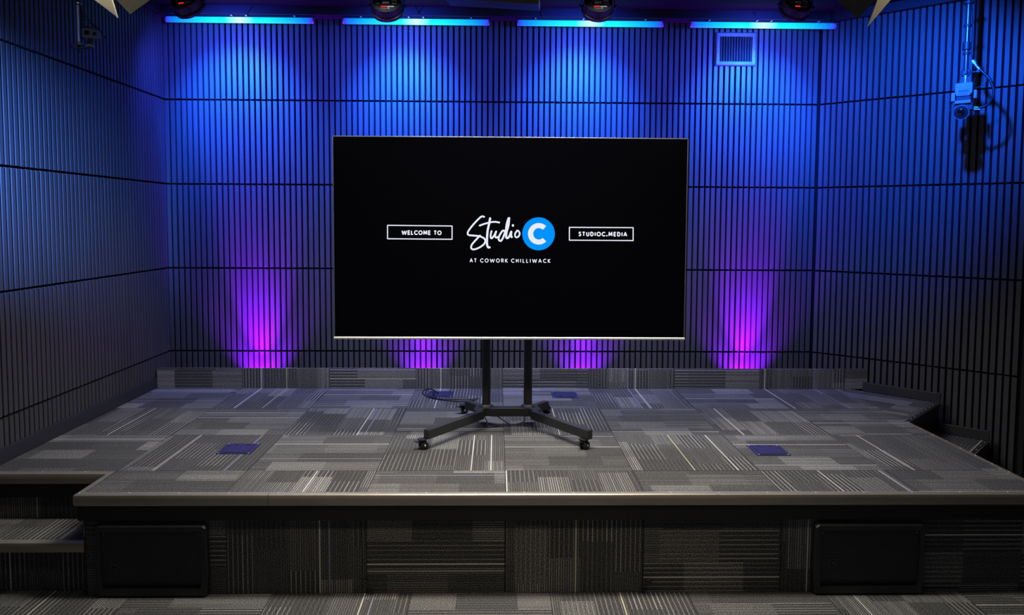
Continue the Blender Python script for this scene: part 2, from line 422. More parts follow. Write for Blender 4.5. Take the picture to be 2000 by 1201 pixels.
# carpeted risers with two access hatches
mb = MB()
vface(mb, (LX+.026, FY, 0), (RX-.026, FY, 0), 0, S-.05)
vface(mb, (LX+.026, WY+.036, 0), (LX+.026, FY, 0), 0, S-.05, .35, 1)
vface(mb, (RX-.026, FY, 0), (RX-.026, 4.6, 0), 0, S-.05, .2, 0)
vface(mb, (XL+.02, WY+.036, 0), (LX+.026, WY+.036, 0), .22, S-.05, .12, 0)
mb.build('riser', M['carpet'], stage)
mb = MB()                                       # body under the deck
mb.box(XL+.021, RX-.03, WY+.04, KY-.005, .001, S-.004); mb.box(LX+.03, RX-.03, FY+.003, WY+.04, .001, S-.004)
q = [(2.449, 4.54), (WB.x+.0, WB.y+.03), ((WA-RD*.04).x, (WA-RD*.04).y), (WC.x, WC.y), (2.5, KY-.004), (2.449, KY-.004)]
mb.prism(q, .001, S-.004); mb.build('platform', M['black_paint'], stage)
for x in (-.576, .673):
    mb = MB(); mb.lathe((x, FY+.001, .057), (0, -1, 0), [(0, .009), (.012, .010), (.013, .015), (.026, .0165), (.030, .012)], 20)
    mb.build('hatch_knob', M['rubber'], stage, 0, True)
for xx in (-.590, .0385, .652, 1.272):
    mb = MB(); mb.box(xx-.0012, xx+.0012, FY-.0012, FY+.001, .004, .347); mb.build('hatch_seam', M['slot'], stage)
# screws along the nosing
mb = MB()
sp = [(x, NF+.018) for x in [LX+.02+.215*k for k in range(20)]]+[(RX-.018, NF+.03+.13*k) for k in range(10)]+[(XL+.1+.2*k, WY+.018) for k in range(3)]
sp += [((WB+RD*-.018+RN*-.08*k).x, (WB+RD*-.018+RN*-.08*k).y) for k in range(1, 8)]
for x, y in sp:
    mb = MB(); mb.lathe((x, y, S+.0015), (0, 0, 1), [(0, .0035), (.0022, .0028), (.0026, .0008)], 8); mb.build('nosing_screw', M['screw'], stage)
# carpeted kick board at the back with the trough behind
mb = MB(); KT = .600; KX0, KX1 = -2.394, by(1694, 740, KY).x
vface(mb, (KX0, KY, 0), (KX1, KY, 0), S+.0005, KT, None, 1.0)
hface(mb, [(KX0, KY), (KX1, KY), (KX1, KY+.02), (KX0, KY+.02)], KT)
vface(mb, (KX1, KY, 0), (KX1, KY+.02, 0), S+.0005, KT, 0.3)
vface(mb, (KX0, KY+.02, 0), (KX0, KY, 0), S+.0005, KT, 0.3)
vface(mb, (KX1, KY+.02, 0), (KX0, KY+.02, 0), S+.0005, KT, 0.3)
tag(mb.build('kick_board', M['carpet']), 'long low upright board covered in striped carpet along the back of the stage', 'kick board')
mb = MB(); mb.box(XL+.021, XR-.01, KY+.021, YB-.022, .25, .30); mb.build('trough_floor', M['black_paint'], stage)
# steps beside the stage
ST = .232
def steps(name, label, poly_top, front_pts, z):
    t = thing(name, label, 'step', (poly_top[0][0], poly_top[0][1], 0)); return t
st = thing('stage_step', 'carpeted lower step with dark nosing left of the stage front', 'step', (-2.1, 3.4, 0), 'steps beside the stage')
mb = MB(); hface(mb, [(XL+.02, 3.36), (LX+.024, 3.36), (LX+.024, WY+.034), (XL+.02, WY+.034)], ST)
mb.build('tread', M['carpet'], st)
mb = MB(); vface(mb, (XL+.02, 3.372, 0), (LX+.024, 3.372, 0), .0005, ST-.045, None, 0)
mb.build('riser', M['carpet'], st)
nosing([(XL+.021, 3.338), (LX+.023, 3.338)], parent=st, top=ST, h=.045)
mb = MB(); mb.box(XL+.021, LX+.023, 3.375, WY+.034, .001, ST-.002); mb.build('body', M['black_paint'], st)
SZ = .258
SB = WA+RD*.29; SBi = SB+RN*((SB.x-RX)/.693)
st = thing('stage_step', 'dark carpeted lower step against the angled right wall', 'step', (3.0, 4.85, 0), 'steps beside the stage')
mb = MB(); a = WA-RD*.02; b = WB-RD*.02
hface(mb, [(SB.x, SB.y), (a.x, a.y), (b.x+.01, b.y), (RX+.002, SBi.y)], SZ, 2.48, 4.6, math.radians(-43))
mb.f[-1] = tuple(reversed(mb.f[-1])); mb.uv[-1] = list(reversed(mb.uv[-1]))
mb.build('tread', M['carpet'], st)
mb = MB(); q = [(RX+.004, SBi.y), ((SB-RD*.012).x, (SB-RD*.012).y), (a.x, a.y), (b.x+.012, b.y)]
mb.prism(q, .001, SZ-.002); mb.build('body', M['fascia'], st)
nosing([(RX+.003, SBi.y), (SB.x, SB.y)], parent=st, top=SZ, h=.045, mat='skirt')
for k in range(5):
    mb = MB(); q = SB-RD*.016+RN*(.05+.11*k); mb.lathe((q.x, q.y, SZ+.002), (0, 0, 1), [(0, .0035), (.0022, .0028), (.0026, .0008)], 8)
    mb.build('nosing_screw', M['screw'], st)
# low dark boards closing the gap along the right wall
def wallboard(name, A, B, z0, z1, th=.018):
    mb = MB(); q = [A, B, B-RN*th, A-RN*th]
    mb.hexa([(v.x, v.y, z0) for v in q]+[(v.x, v.y, z1) for v in q]); return struct(mb.build(name, M['skirt'], None, .002))
wallboard('baseboard_right', WC-RD*.02, WA-RD*.003, S+.003, S+.066)
wallboard('baseboard_right_step', WA-RD*.02, SB-RD*.004, SZ+.003, SZ+.066)
mb = MB(); q = [WC-RD*.1-RN*.02, SB-RD*.02-RN*.02, SB-RD*.02-RN*.125, WC-RD*.1-RN*.125]
mb.hexa([(v.x, v.y, .001) for v in q]+[(v.x, v.y, .2) for v in q]); struct(mb.build('trim_4', M['black_paint']))

# ------------------------------------------------------------------ uplights in the trough
def uplight(x, label):
    t = thing('uplight', label, 'light', (x, 5.60, .30), 'purple uplights behind the kick board')
    mb = MB(); mb.lathe((x, 5.60, .301), (0, 0, 1), [(0, .05), (.055, .052), (.058, .045), (.052, .04)], 24); mb.build('housing', M['par'], t, 0, True)
for x, l in zip(UPX, ('purple uplight behind the kick board near the left corner', 'purple uplight behind the kick board under the left half of the television',
                      'purple uplight behind the kick board under the right half of the television', 'purple uplight behind the kick board near the right corner')): uplight(x, l)

# ------------------------------------------------------------------ floor boxes
def floor_box(cx, cy, label, hinge_near):
    t = thing('floor_box', label, 'floor box', (cx, cy, S), 'dark floor boxes with a blue-light tint set in the stage')
    w_, d_ = .176, .176
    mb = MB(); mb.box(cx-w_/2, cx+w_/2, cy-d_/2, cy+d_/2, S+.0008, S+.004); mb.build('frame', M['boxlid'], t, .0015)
    lx0, lx1, ly0, ly1 = cx-w_/2+.024, cx+w_/2-.024, cy-d_/2+.014, cy+d_/2-.014
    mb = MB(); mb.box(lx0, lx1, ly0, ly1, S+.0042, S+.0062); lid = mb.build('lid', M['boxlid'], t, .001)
    mb = MB()
    for xx in (lx0-.002, lx1): mb.box(xx, xx+.0022, ly0, ly1, S+.0041, S+.0052)
    for yy in (ly0-.002, ly1): mb.box(lx0, lx1, yy, yy+.0016, S+.0041, S+.0052)
    mb.build('lid_gap', M['slot'], t)
    yy = ly0+.014 if hinge_near else ly1-.014
    for xx in (cx-.042, cx+.022):
        mb = MB(); mb.box(xx, xx+.022, yy-.007, yy+.007, S+.0063, S+.0070); mb.build('finger_slot', M['slot'], lid)
    for xx in (cx-w_/2+.012, cx+w_/2-.012):
        for y2 in (cy-d_/2+.008, cy+d_/2-.008):
            mb = MB(); mb.lathe((xx, y2, S+.004), (0, 0, 1), [(0, .003), (.0012, .0024)], 8); mb.build('screw', M['screw'], t)
floor_box(-1.341, 3.979, 'dark floor box lid with a blue-light tint in the front left of the stage', False)
floor_box(1.422, 3.951, 'dark floor box lid with a blue-light tint in the front right of the stage', False)
floor_box(-.387, 5.246, 'dark floor box lid with a blue-light tint at the back of the stage beside a looped cable', True)
floor_box(.465, 5.227, 'dark floor box lid with a blue-light tint at the back of the stage right of the cart posts', True)

# ------------------------------------------------------------------ speakers in the stage front
def speaker(x0, x1, label, lean):
    cx = (x0+x1)/2; t = thing('stage_speaker', label, 'speaker', (cx, FY, 0), 'black loudspeakers set into the stage front')
    y0, y1 = FY-.035, FY-.002; zt, zb = .322, .004
    mb = MB()
    ou = [(x0+.004, zb), (x1-.004, zb), (x1+.003, .10), (x1, zt-.01), (x1-.012, zt), (x0+.012, zt), (x0, zt-.01), (x0-.003, .10)]
    iu = [(x0+.030, .040), (x1-.030, .040), (x1-.024, .10), (x1-.024, zt-.032), (x1-.028, zt-.030), (x0+.028, zt-.030), (x0+.024, zt-.032), (x0+.024, .10)]
    n = len(ou)
    for (P, y) in ((ou, y1), (ou, y0+.012), ([(cx+(a-cx)*.978, .163+(b-.163)*.968) for a, b in ou], y0), (iu, y0+.003), (iu, y0+.018)):
        mb.v += [(a, y, b) for a, b in P]
    for r in range(4):
        for j in range(n): mb.f.append((r*n+j, r*n+(j+1) % n, (r+1)*n+(j+1) % n, (r+1)*n+j)); mb.mi.append(0); mb.uv.append([(0, 0)]*4)
    mb.f.append(tuple(range(n-1, -1, -1))); mb.mi.append(0); mb.uv.append([(0, 0)]*n)
    mb.build('cabinet', M['cab'], t)
    mb = MB(); g0 = y0+.009
    mb.face([(x0+.024, g0, .072), (x1-.024, g0, .072), (x1-.024, g0, zt-.030), (x0+.024, g0, zt-.030)])
    mb.face([(x0+.030, g0+.012, .040), (x1-.030, g0+.012, .040), (x1-.024, g0, .072), (x0+.024, g0, .072)])
    gr = mb.build('grille', M['grille'], t)
    bx, bz_ = x0+.0815, .145; b_ = .0165; yb = g0-.0035
    mb = MB(); wl = .0018
    for a, b, c, d in ((-b_, b_, -b_, -b_+wl), (-b_, b_, b_-wl, b_), (-b_, -b_+wl, -b_, b_), (b_-wl, b_, -b_, b_)): mb.box(bx+a, bx+b, yb, yb+.003, bz_+c, bz_+d)
    mb.box(bx-b_, bx+b_, yb+.0015, yb+.0033, bz_-b_, bz_+b_, 1)
    k = b_/1.65
    def py(pts): mb.face([(bx+a*k*.1, yb-.0002, bz_+b*k*.1) for a, b in pts])
    py([(-10.8, -10.5), (-8.5, -10.5), (-8.5, 11), (-10.8, 11)])
    py([(-5, 11), (-5, 4), (0, -1), (7, -10), (10.5, -10), (8.5, -3), (5, 0), (-4, 11)])
    py([(4, 0), (5, 6), (9, 11), (10, 8), (8, 2), (6, -2)])
    mb.build('badge', [M['badge'], M['slot']], t)
    for xx in (x0+.036, x1-.036):
        mb = MB(); mb.lathe((xx, g0-.0005, zt-.039), (0, -1, 0), [(0, .005), (.003, .005), (.004, .003)], 12); mb.build('grille_screw', M['steel'] if 0 else M['badge'], t, 0, True)
speaker(-1.742, -1.260, 'wide black loudspeaker with perforated grille at the left end of the stage front', 0)
speaker(1.409, 1.901, 'wide black loudspeaker with perforated grille toward the right end of the stage front', 0)

# ------------------------------------------------------------------ television
TY = 4.10
tv = thing('television', 'large wide television with black screen showing a welcome logo on a rolling cart', 'television', (.072, TY+.04, 1.02))
p00, p10, p11, p01 = [by(*q, TY) for q in ((652, 660.5), (1335, 662), (1347, 271), (649, 264))]
x0, x1 = (p00.x+p01.x)/2, (p10.x+p11.x)/2; z0, z1 = (p00.z+p10.z)/2+.006, (p01.z+p11.z)/2
mb = MB(); mb.box(x0+.003, x1-.003, TY+.006, TY+.035, z0+.002, z1-.002); mb.box(x0+.25, x1-.25, TY+.034, TY+.075, z0+.12, z1-.25); mb.build('shell', M['tvback'], tv, .004)
mb = MB(); bw = .0055
mb.box(x0, x0+bw, TY-.002, TY+.012, z0, z1); mb.box(x1-bw, x1, TY-.002, TY+.012, z0, z1); mb.box(x0, x1, TY-.002, TY+.012, z1-bw, z1)
mb.build('bezel', M['bezel'], tv, .001)
mb = MB(); prof = [(.03, z0+.003), (-.001, z0+.003), (-.004, z0+.001), (-.0055, z0-.003), (-.0045, z0-.0075), (-.001, z0-.011), (.03, z0-.012)]
k = len(prof); mb.v = [(x0, TY+a, b) for a, b in prof]+[(x1, TY+a, b) for a, b in prof]
mb.f = [tuple(range(k)), tuple(range(2*k-1, k-1, -1))]+[(j, k+j, k+(j+1) % k, (j+1) % k) for j in range(k)]; mb.mi = [0]*(k+2); mb.uv = [[(0, 0)]*k]*2+[[(0, 0)]*4]*k
mb.build('chin', M['chrome'], tv, 0, True)
mb = MB(); mb.box(x0+bw, x1-bw, TY, TY+.006, z0+.003, z1-bw); mb.build('screen', M['screen'], tv)
# graphics on the screen
def tvp(x, y, d=.0012): p = by(x, y, TY); return Vector((p.x, TY-d, p.z))
def stroke(mb, pts, w, closed=False, rnd=False, d=.0012):
    P = [Vector(p) for p in pts]
    if closed: P = P+[P[0], P[1]]
    n = len(P)
    for i in range(n-1):
        a, b = P[i], P[i+1]; t = (b-a)
        if t.length < 1e-6: continue
        t.normalize(); nn = Vector((-t.y, t.x))*w/2
        mb.face([tvp(*(a-nn), d), tvp(*(a+nn), d), tvp(*(b+nn), d), tvp(*(b-nn), d)])
    rng = range(n) if rnd else range(1, n-1)
    for i in rng:
        mb.face([tvp(P[i].x+w/2*math.cos(t*math.pi/8), P[i].y+w/2*math.sin(t*math.pi/8), d) for t in range(16)])
def arc(cx, cy, rx, ry, a0, a1, n=14): return [(cx+rx*math.cos(math.radians(a0+(a1-a0)*k/n)), cy-ry*math.sin(math.radians(a0+(a1-a0)*k/n))) for k in range(n+1)]
LET = {'W': (1.25, [[(0, 1), (.30, 0), (.625, .85), (.95, 0), (1.25, 1)]]), 'E': (.55, [[(.55, 1), (.05, 1), (.05, 0), (.55, 0)], [(.05, .5), (.5, .5)]]),
       'L': (.5, [[(.05, 1), (.05, 0), (.5, 0)]]), 'T': (.65, [[(0, 1), (.65, 1)], [(.325, 1), (.325, 0)]]), 'I': (.12, [[(.06, 1), (.06, 0)]]),
       'A': (.8, [[(0, 0), (.4, 1), (.8, 0)], [(.16, .32), (.64, .32)]]), 'M': (.95, [[(.05, 0), (.12, 1), (.475, .25), (.83, 1), (.9, 0)]]),
       'H': (.7, [[(.05, 0), (.05, 1)], [(.65, 0), (.65, 1)], [(.05, .5), (.65, .5)]]), 'K': (.65, [[(.05, 0), (.05, 1)], [(.62, 1), (.1, .5), (.65, 0)]]),
       'O': (.95, None), 'C': (.8, None), 'S': (.55, None), 'U': (.7, None), 'D': (.75, None), 'R': (.6, None), '.': (.14, None), ' ': (.35, [])}
def letter(mb, ch, x, y, h, w):      # x left, y baseline
    wd, st_ = LET[ch]
    T_ = lambda pts: [(x+a*h, y-b*h) for a, b in pts]
    if ch == 'O': st_ = [[(.475+.46*math.cos(t*math.pi/10), .5+.5*math.sin(t*math.pi/10)) for t in range(21)]]
    if ch == 'C': st_ = [[(.5+.48*math.cos(math.radians(t)), .5+.5*math.sin(math.radians(t))) for t in range(45, 316, 15)]]
    if ch == 'S': st_ = [[(.5, .85), (.4, .97), (.27, 1), (.12, .93), (.07, .77), (.14, .62), (.3, .53), (.45, .42), (.52, .25), (.44, .07), (.27, 0), (.12, .04), (.02, .16)]]
    if ch == 'U': st_ = [[(.05, 1), (.05, .35)]+[(.35-.3*math.cos(math.radians(t)), .3-.3*math.sin(math.radians(t))) for t in range(0, 181, 20)]+[(.65, .35), (.65, 1)]]
    if ch == 'D': st_ = [[(.05, 0), (.05, 1), (.3, 1)]+[(.3+.4*math.sin(math.radians(t)), .5+.5*math.cos(math.radians(t))) for t in range(15, 166, 15)]+[(.3, 0), (.05, 0)]]
    if ch == 'R': st_ = [[(.05, 0), (.05, 1), (.33, 1)]+[(.33+.22*math.sin(math.radians(t)), .76+.24*math.cos(math.radians(t))) for t in range(20, 161, 20)]+[(.33, .52), (.05, .52)], [(.3, .52), (.6, 0)]]
    if ch == '.': st_ = [[(.07, .02), (.07, .12)]]
    for s_ in st_:
        stroke(mb, T_(s_), w*(1.15 if ch == '.' else 1), rnd=(ch == '.'))
    return wd
def word(txt, x0_, x1_, y0_, y1_, h, w):
    tot = sum(LET[c][0] for c in txt)*h; gap = (x1_-x0_-tot)/(len(txt)-1); x = x0_
    mb = MB()
    for c in txt:
        yy = y0_+(y1_-y0_)*(x-x0_)/(x1_-x0_)
        x += letter(mb, c, x, yy, h, w)*h+gap
    return mb
word('WELCOME', 785.2, 840.6, 457.6, 458.0, 7.0, 2.1).build('welcome_text', M['white_glow'], tv)
word('TO', 847.8, 861.6, 458.1, 458.2, 7.0, 2.1).build('welcome_text', M['white_glow'], tv)
word('STUDIOC.MEDIA', 1130.6, 1224, 460.4, 461.0, 7.0, 2.1).build('address_text', M['white_glow'], tv)
for wd_, xa_, xb_ in (('AT', 917.8, 930.6), ('COWORK', 938.4, 991.2), ('CHILLIWACK', 998.8, 1074.6)):
    word(wd_, xa_, xb_, 511.8+(xa_-917.8)/157, 511.8+(xb_-917.8)/157, 6.6, 1.5).build('location_text', M['white_glow'], tv)
mb = MB(); stroke(mb, [(757, 440), (883, 441.3), (883, 467.3), (757, 466.2)], 2.0, True); mb.build('welcome_frame', M['white_glow'], tv)
mb = MB(); stroke(mb, [(1112, 444), (1236.5, 444.6), (1236.5, 469.8), (1112, 469)], 2.0, True); mb.build('address_frame', M['white_glow'], tv)
Z = lambda *P: smoothpath([(900+a/10, 410+b/10, 0) for a, b in P], 5)
def sw(mb, P, w): stroke(mb, [(p.x, p.y) for p in P], w, rnd=True)
mb = MB()
sw(mb, Z((455, 135), (420, 125), (375, 150), (270, 255), (165, 385), (135, 450), (155, 490), (250, 500), (370, 515), (455, 555), (480, 605), (450, 670), (360, 735), (260, 770), (205, 750), (215, 680), (290, 590), (375, 500)), 3.4)
sw(mb, Z((572, 165), (555, 260), (525, 400), (512, 560), (512, 660), (530, 725), (562, 730)), 4.2)
sw(mb, Z((370, 305), (450, 275), (560, 245), (660, 232), (750, 245)), 3.3)
sw(mb, Z((600, 415), (585, 480), (585, 540), (610, 550), (650, 500), (690, 420), (674, 480), (672, 520), (692, 540), (718, 528)), 3.4)
sw(mb, Z((868, 430), (835, 402), (800, 425), (755, 500), (738, 560), (755, 598), (788, 600), (818, 555), (852, 470), (900, 330), (945, 160)), 3.6)
sw(mb, Z((945, 160), (930, 300), (895, 430), (885, 520), (905, 550), (945, 520), (985, 425), (980, 490), (995, 530)), 4.0)
sw(mb, Z((935, 165), (905, 260), (890, 360), (885, 450)), 4.6)
sw(mb, Z((1018, 300), (1018, 306)), 4.4)
sw(mb, Z((1100, 410), (1065, 450), (1060, 510), (1090, 535), (1130, 515), (1150, 460), (1125, 410), (1095, 405)), 3.2)
mb.build('script_wordmark', M['white_glow'], tv)
mb = MB(); mb.face([tvp(x, y, .0007) for x, y in arc(1051.8, 456.6, 31.8, 32.2, 0, 354.4, 63)]); mb.build('logo_disc', M['blue_glow'], tv)
mb = MB(); o_, i_ = arc(1052.2, 456.6, 21, 21, 44, 316, 30), arc(1052.2, 456.6, 10.8, 11.2, 44, 316, 30)
o_[0] = (1066.8, 441.6); i_[0] = (1061, 448.2); o_[-1] = (1066.6, 471.6); i_[-1] = (1060.8, 465)
for k in range(30): mb.face([tvp(*o_[k]), tvp(*i_[k]), tvp(*i_[k+1]), tvp(*o_[k+1])])
mb.build('logo_letter', M['white_glow'], tv)

# ------------------------------------------------------------------ rolling cart
cart = thing('tv_cart', 'black steel rolling cart with two round posts and splayed legs under the television', 'stand', (.06, 4.4, S))
zt, zb = .563, .513; zc_ = (zt+zb)/2; hh = zt-zb
PX = (by(950, 700, 4.47).x, by(1031.5, 700, 4.47).x); PY = 4.47
for x in PX:
    mb = MB(); mb.tube([(x, PY, .56), (x, PY, 1.75)], .0245, 24, 0); mb.build('post', M['cart'], cart, 0, True)
jl, jr = bz(936, 803, zt), bz(1046, 803, zt); yc = bz(990, 797, zt).y
fl, fr = bz(831, 839, zt), bz(1154, 840, zt); rl, rr_ = bz(909, 782, zt), bz(1070, 782, zt)
mb = MB()
outl = [(jl.x, jl.y), (jl.x+.035, yc+.0), (jr.x-.035, yc+.0), (jr.x, jr.y), (jr.x+.035, jr.y+.05), (PX[1]+.06, PY+.04), (PX[1]-.02, PY+.06), (PX[1]-.05, yc+.06), (PX[0]+.05, yc+.06), (PX[0]+.02, PY+.06), (PX[0]-.06, PY+.04), (jl.x-.035, jl.y+.05)]
mb.prism(outl, zb, zt); mb.build('base_frame', M['cart'], cart, .006, False, 3)
for x in PX:
    mb = MB(); mb.lathe((x, PY, zt-.002), (0, 0, 1), [(0, .044), (.006, .042), (.014, .034), (.018, .028)], 24); mb.build('post_collar', M['cart'], cart, 0, True)
def leg(A, B, w_=.036):
    mb = MB(); mb.beam((A.x, A.y, zc_), (B.x, B.y, zc_), w_, hh); mb.build('leg', M['cart'], cart, .004)
    d = (B-A).normalized()
def V2(x, y): return Vector((x, y, 0))
leg(V2(jl.x+.014, jl.y+.022), V2(fl.x+.004, fl.y+.0)); leg(V2(jr.x-.014, jr.y+.022), V2(fr.x-.004, fr.y+.0))
leg(V2(PX[0]-.02, PY+.02), V2(rl.x+.01, rl.y+.0)); leg(V2(PX[1]+.02, PY+.02), V2(rr_.x-.01, rr_.y+.0))
def castor(x, y, ang):
    z = S+.022; c, s_ = math.cos(ang), math.sin(ang)
    P = lambda a, b, h: (x+a*c-b*s_, y+a*s_+b*c, h)
    mb = MB(); mb.lathe(P(0, 0, zb-.001), (0, 0, -1), [(0, .026), (.004, .026), (.006, .012), (.014, .010)], 20)
    for b in (-.012, .012):
        n = len(mb.v)
        pts = [(-.018, zb-.008), (.014, zb-.008), (.024, z+.012), (.016, z-.004), (.0, z-.004), (-.012, z+.012)]
        for bb in (b-.002, b+.002): mb.v += [P(a, bb, h) for a, h in pts]
        k = len(pts); mb.f.append(tuple(range(n, n+k))); mb.f.append(tuple(range(n+2*k-1, n+k-1, -1)))
        for j in range(k): mb.f.append((n+j, n+(j+1) % k, n+k+(j+1) % k, n+k+j))
        mb.mi += [0]*(k+2); mb.uv += [[(0, 0)]*k]*2+[[(0, 0)]*4]*k
    ca = mb.build('castor', M['cab'], cart)
    mb = MB(); A = Vector(P(.006, -.024, z)); B = Vector(P(.006, .024, z)); d = (B-A)
    mb.lathe(A, d, [(0, .015), (.003, .0205), (.006, .0215), (.016, .0215), (.0175, .016), (.0305, .016), (.032, .0215), (.042, .0215), (.045, .0205), (.048, .015)], 24)
    mb.build('wheel', M['rubber'], ca, 0, True)
    mb = MB(); mb.lathe(A-d.normalized()*.002, d, [(0, .004), (.002, .006), (.05, .006), (.052, .004)], 12); mb.build('axle_cap', M['steel'], ca, 0, True)
    mb = MB(); mb.beam(P(-.014, 0, z+.016), P(-.042, 0, z+.024), .022, .005); mb.build('brake_lever', M['cab'], ca, .0015)
for qx, qy, a in ((825, 877, .5), (1140, 877, .75), (905, 807, .2), (1066, 806, .9)): q = bz(qx, qy, S); castor(q.x, q.y, a)
mb = MB(); mb.box(PX[0]-.32, PX[1]+.32, PY-.055, PY-.027, 1.70, 1.76); mb.box(PX[0]-.32, PX[1]+.32, PY-.055, PY-.027, 1.34, 1.40)
for x in (PX[0]-.22, PX[1]+.22): mb.box(x-.02, x+.02, TY+.076, PY-.03, 1.25, 1.82)
mb.build('mount_bracket', M['cart'], cart, .003)
for x in PX:
    mb = MB(); mb.box(x-.03, x+.03, PY-.056, PY+.03, 1.33, 1.41); mb.build('post_clamp', M['cart'], cart, .003)

# cables around the cart
zg = S+.004
def gp(x, y, z=S+.0045): return bz(x, y, z)
mb = MB(); mb.tube(smoothpath([gp(846, 771, S+.012), gp(848, 764, S+.02), gp(838, 759.5, S+.012), gp(828, 762), gp(826, 768), gp(836, 775), gp(856, 780), gp(880, 782.5), gp(904, 783.5), gp(930, 781)], 8), .0038, 8)
tag(mb.build('power_cable', M['cable'], None, 0, True), 'black cable looping from the back floor box to the cart leg, outer strand', 'cable', 'cables behind the cart')
mb = MB(); mb.tube(smoothpath([gp(856, 768, S+.012), gp(844, 760, S+.02), gp(834, 762, S+.01), gp(832, 768), gp(843, 775), gp(862, 779), gp(886, 780), gp(906, 780.5), gp(935, 778)], 8), .0032, 8)
tag(mb.build('power_cable', M['cable'], None, 0, True), 'thinner black cable coiled inside the loop by the back floor box', 'cable', 'cables behind the cart')
mb = MB(); mb.tube(smoothpath([(PX[0]+.06, PY+.0, .51), by(985, 822, 4.33), by(996, 828, 4.29), by(1010, 828, 4.29), by(1024, 822, 4.32), (PX[1]-.02, PY-.0, .51)], 8), .0036, 8)
tag(mb.build('power_cable', M['cable'], None, 0, True), 'black cable sagging in an arc below the middle of the cart base', 'cable', 'cables behind the cart')
mb = MB(); mb.tube(smoothpath([(PX[0]-.01, PY-.03, .51), by(951, 824, 4.36), gp(947, 829), gp(952, 834), gp(975, 831)], 8), .0034, 8)
tag(mb.build('power_cable', M['cable'], None, 0, True), 'short black cable dropping to the carpet under the left cart post', 'cable', 'cables behind the cart')

# ------------------------------------------------------------------ pixel tubes
def pixel_tube(xa, xb, ya, yb, label):
    A = by(xa, ya, 5.64); B = by(xb, yb, 5.64); t = thing('light_tube', label, 'tube light', ((A.x+B.x)/2, 5.64, 3.07), 'glowing tube lights along the top of the back wall')
    zz = 3.062; n = 24; xa_, xb_ = A.x, B.x
    mb = MB(); mb.tube([(xa_+(xb_-xa_)*k/n, 5.64, zz) for k in range(n+1)], .0205, 20); mb.build('diffuser', M['tube'], t, 0, True)
    mb = MB()
    mb.box(xa_+.01, xb_-.01, 5.632, 5.648, zz+.0212, zz+.034)
    mb.build('rail', M['soffit'], t)
    for xx in (xa_-.004, xb_+.004):
        mb = MB(); mb.tube([(xx-.0035, 5.64, zz), (xx+.0035, 5.64, zz)], .0212, 20); mb.build('end_cap', M['connector'], t, 0, True)
    for f in (.12, .45, .55, .88):
        mb = MB(); x = xa_+(xb_-xa_)*f; mb.box(x-.006, x+.006, 5.604, 5.6315, zz+.024, zz+.030); mb.build('clip', M['connector'], t)
for a in ((326, 611, 36, 37, 'glowing tube light nearest the left corner'), (672, 954, 40, 42, 'glowing tube light second from the left corner'),
          (1012, 1293, 44, 45, 'glowing tube light second from the right corner'), (1350, 1630, 45, 45.5, 'glowing tube light above the wall vent')):
    pixel_tube(*a[:4], a[4])
# thin leads from the tubes up over the soffit
for k, (P, lab) in enumerate((([(480, 28), (486, 20), (492, 12), (497, 9)], 'thin lead rising from the leftmost tube light'), ([(816, 28), (815, 20), (809, 13), (804, 10)], 'thin lead curling left above the second tube light'),
             ([(818, 28), (819, 21), (826, 14), (831, 10)], 'thin lead curling right above the second tube light'), ([(1058, 31), (1057, 24), (1063, 14), (1068, 8)], 'thin lead rising above the third tube light'),
             ([(1476, 30), (1474, 24), (1466, 18), (1460, 16)], 'thin lead curling left above the rightmost tube light'))):
    mb = MB(); mb.tube(smoothpath([by(x, y, 5.588) for x, y in P], 5), .0022, 6)
    tag(mb.build('tube_lead', M['cable'], None, 0, True), lab, 'cable', 'thin leads on the soffit')

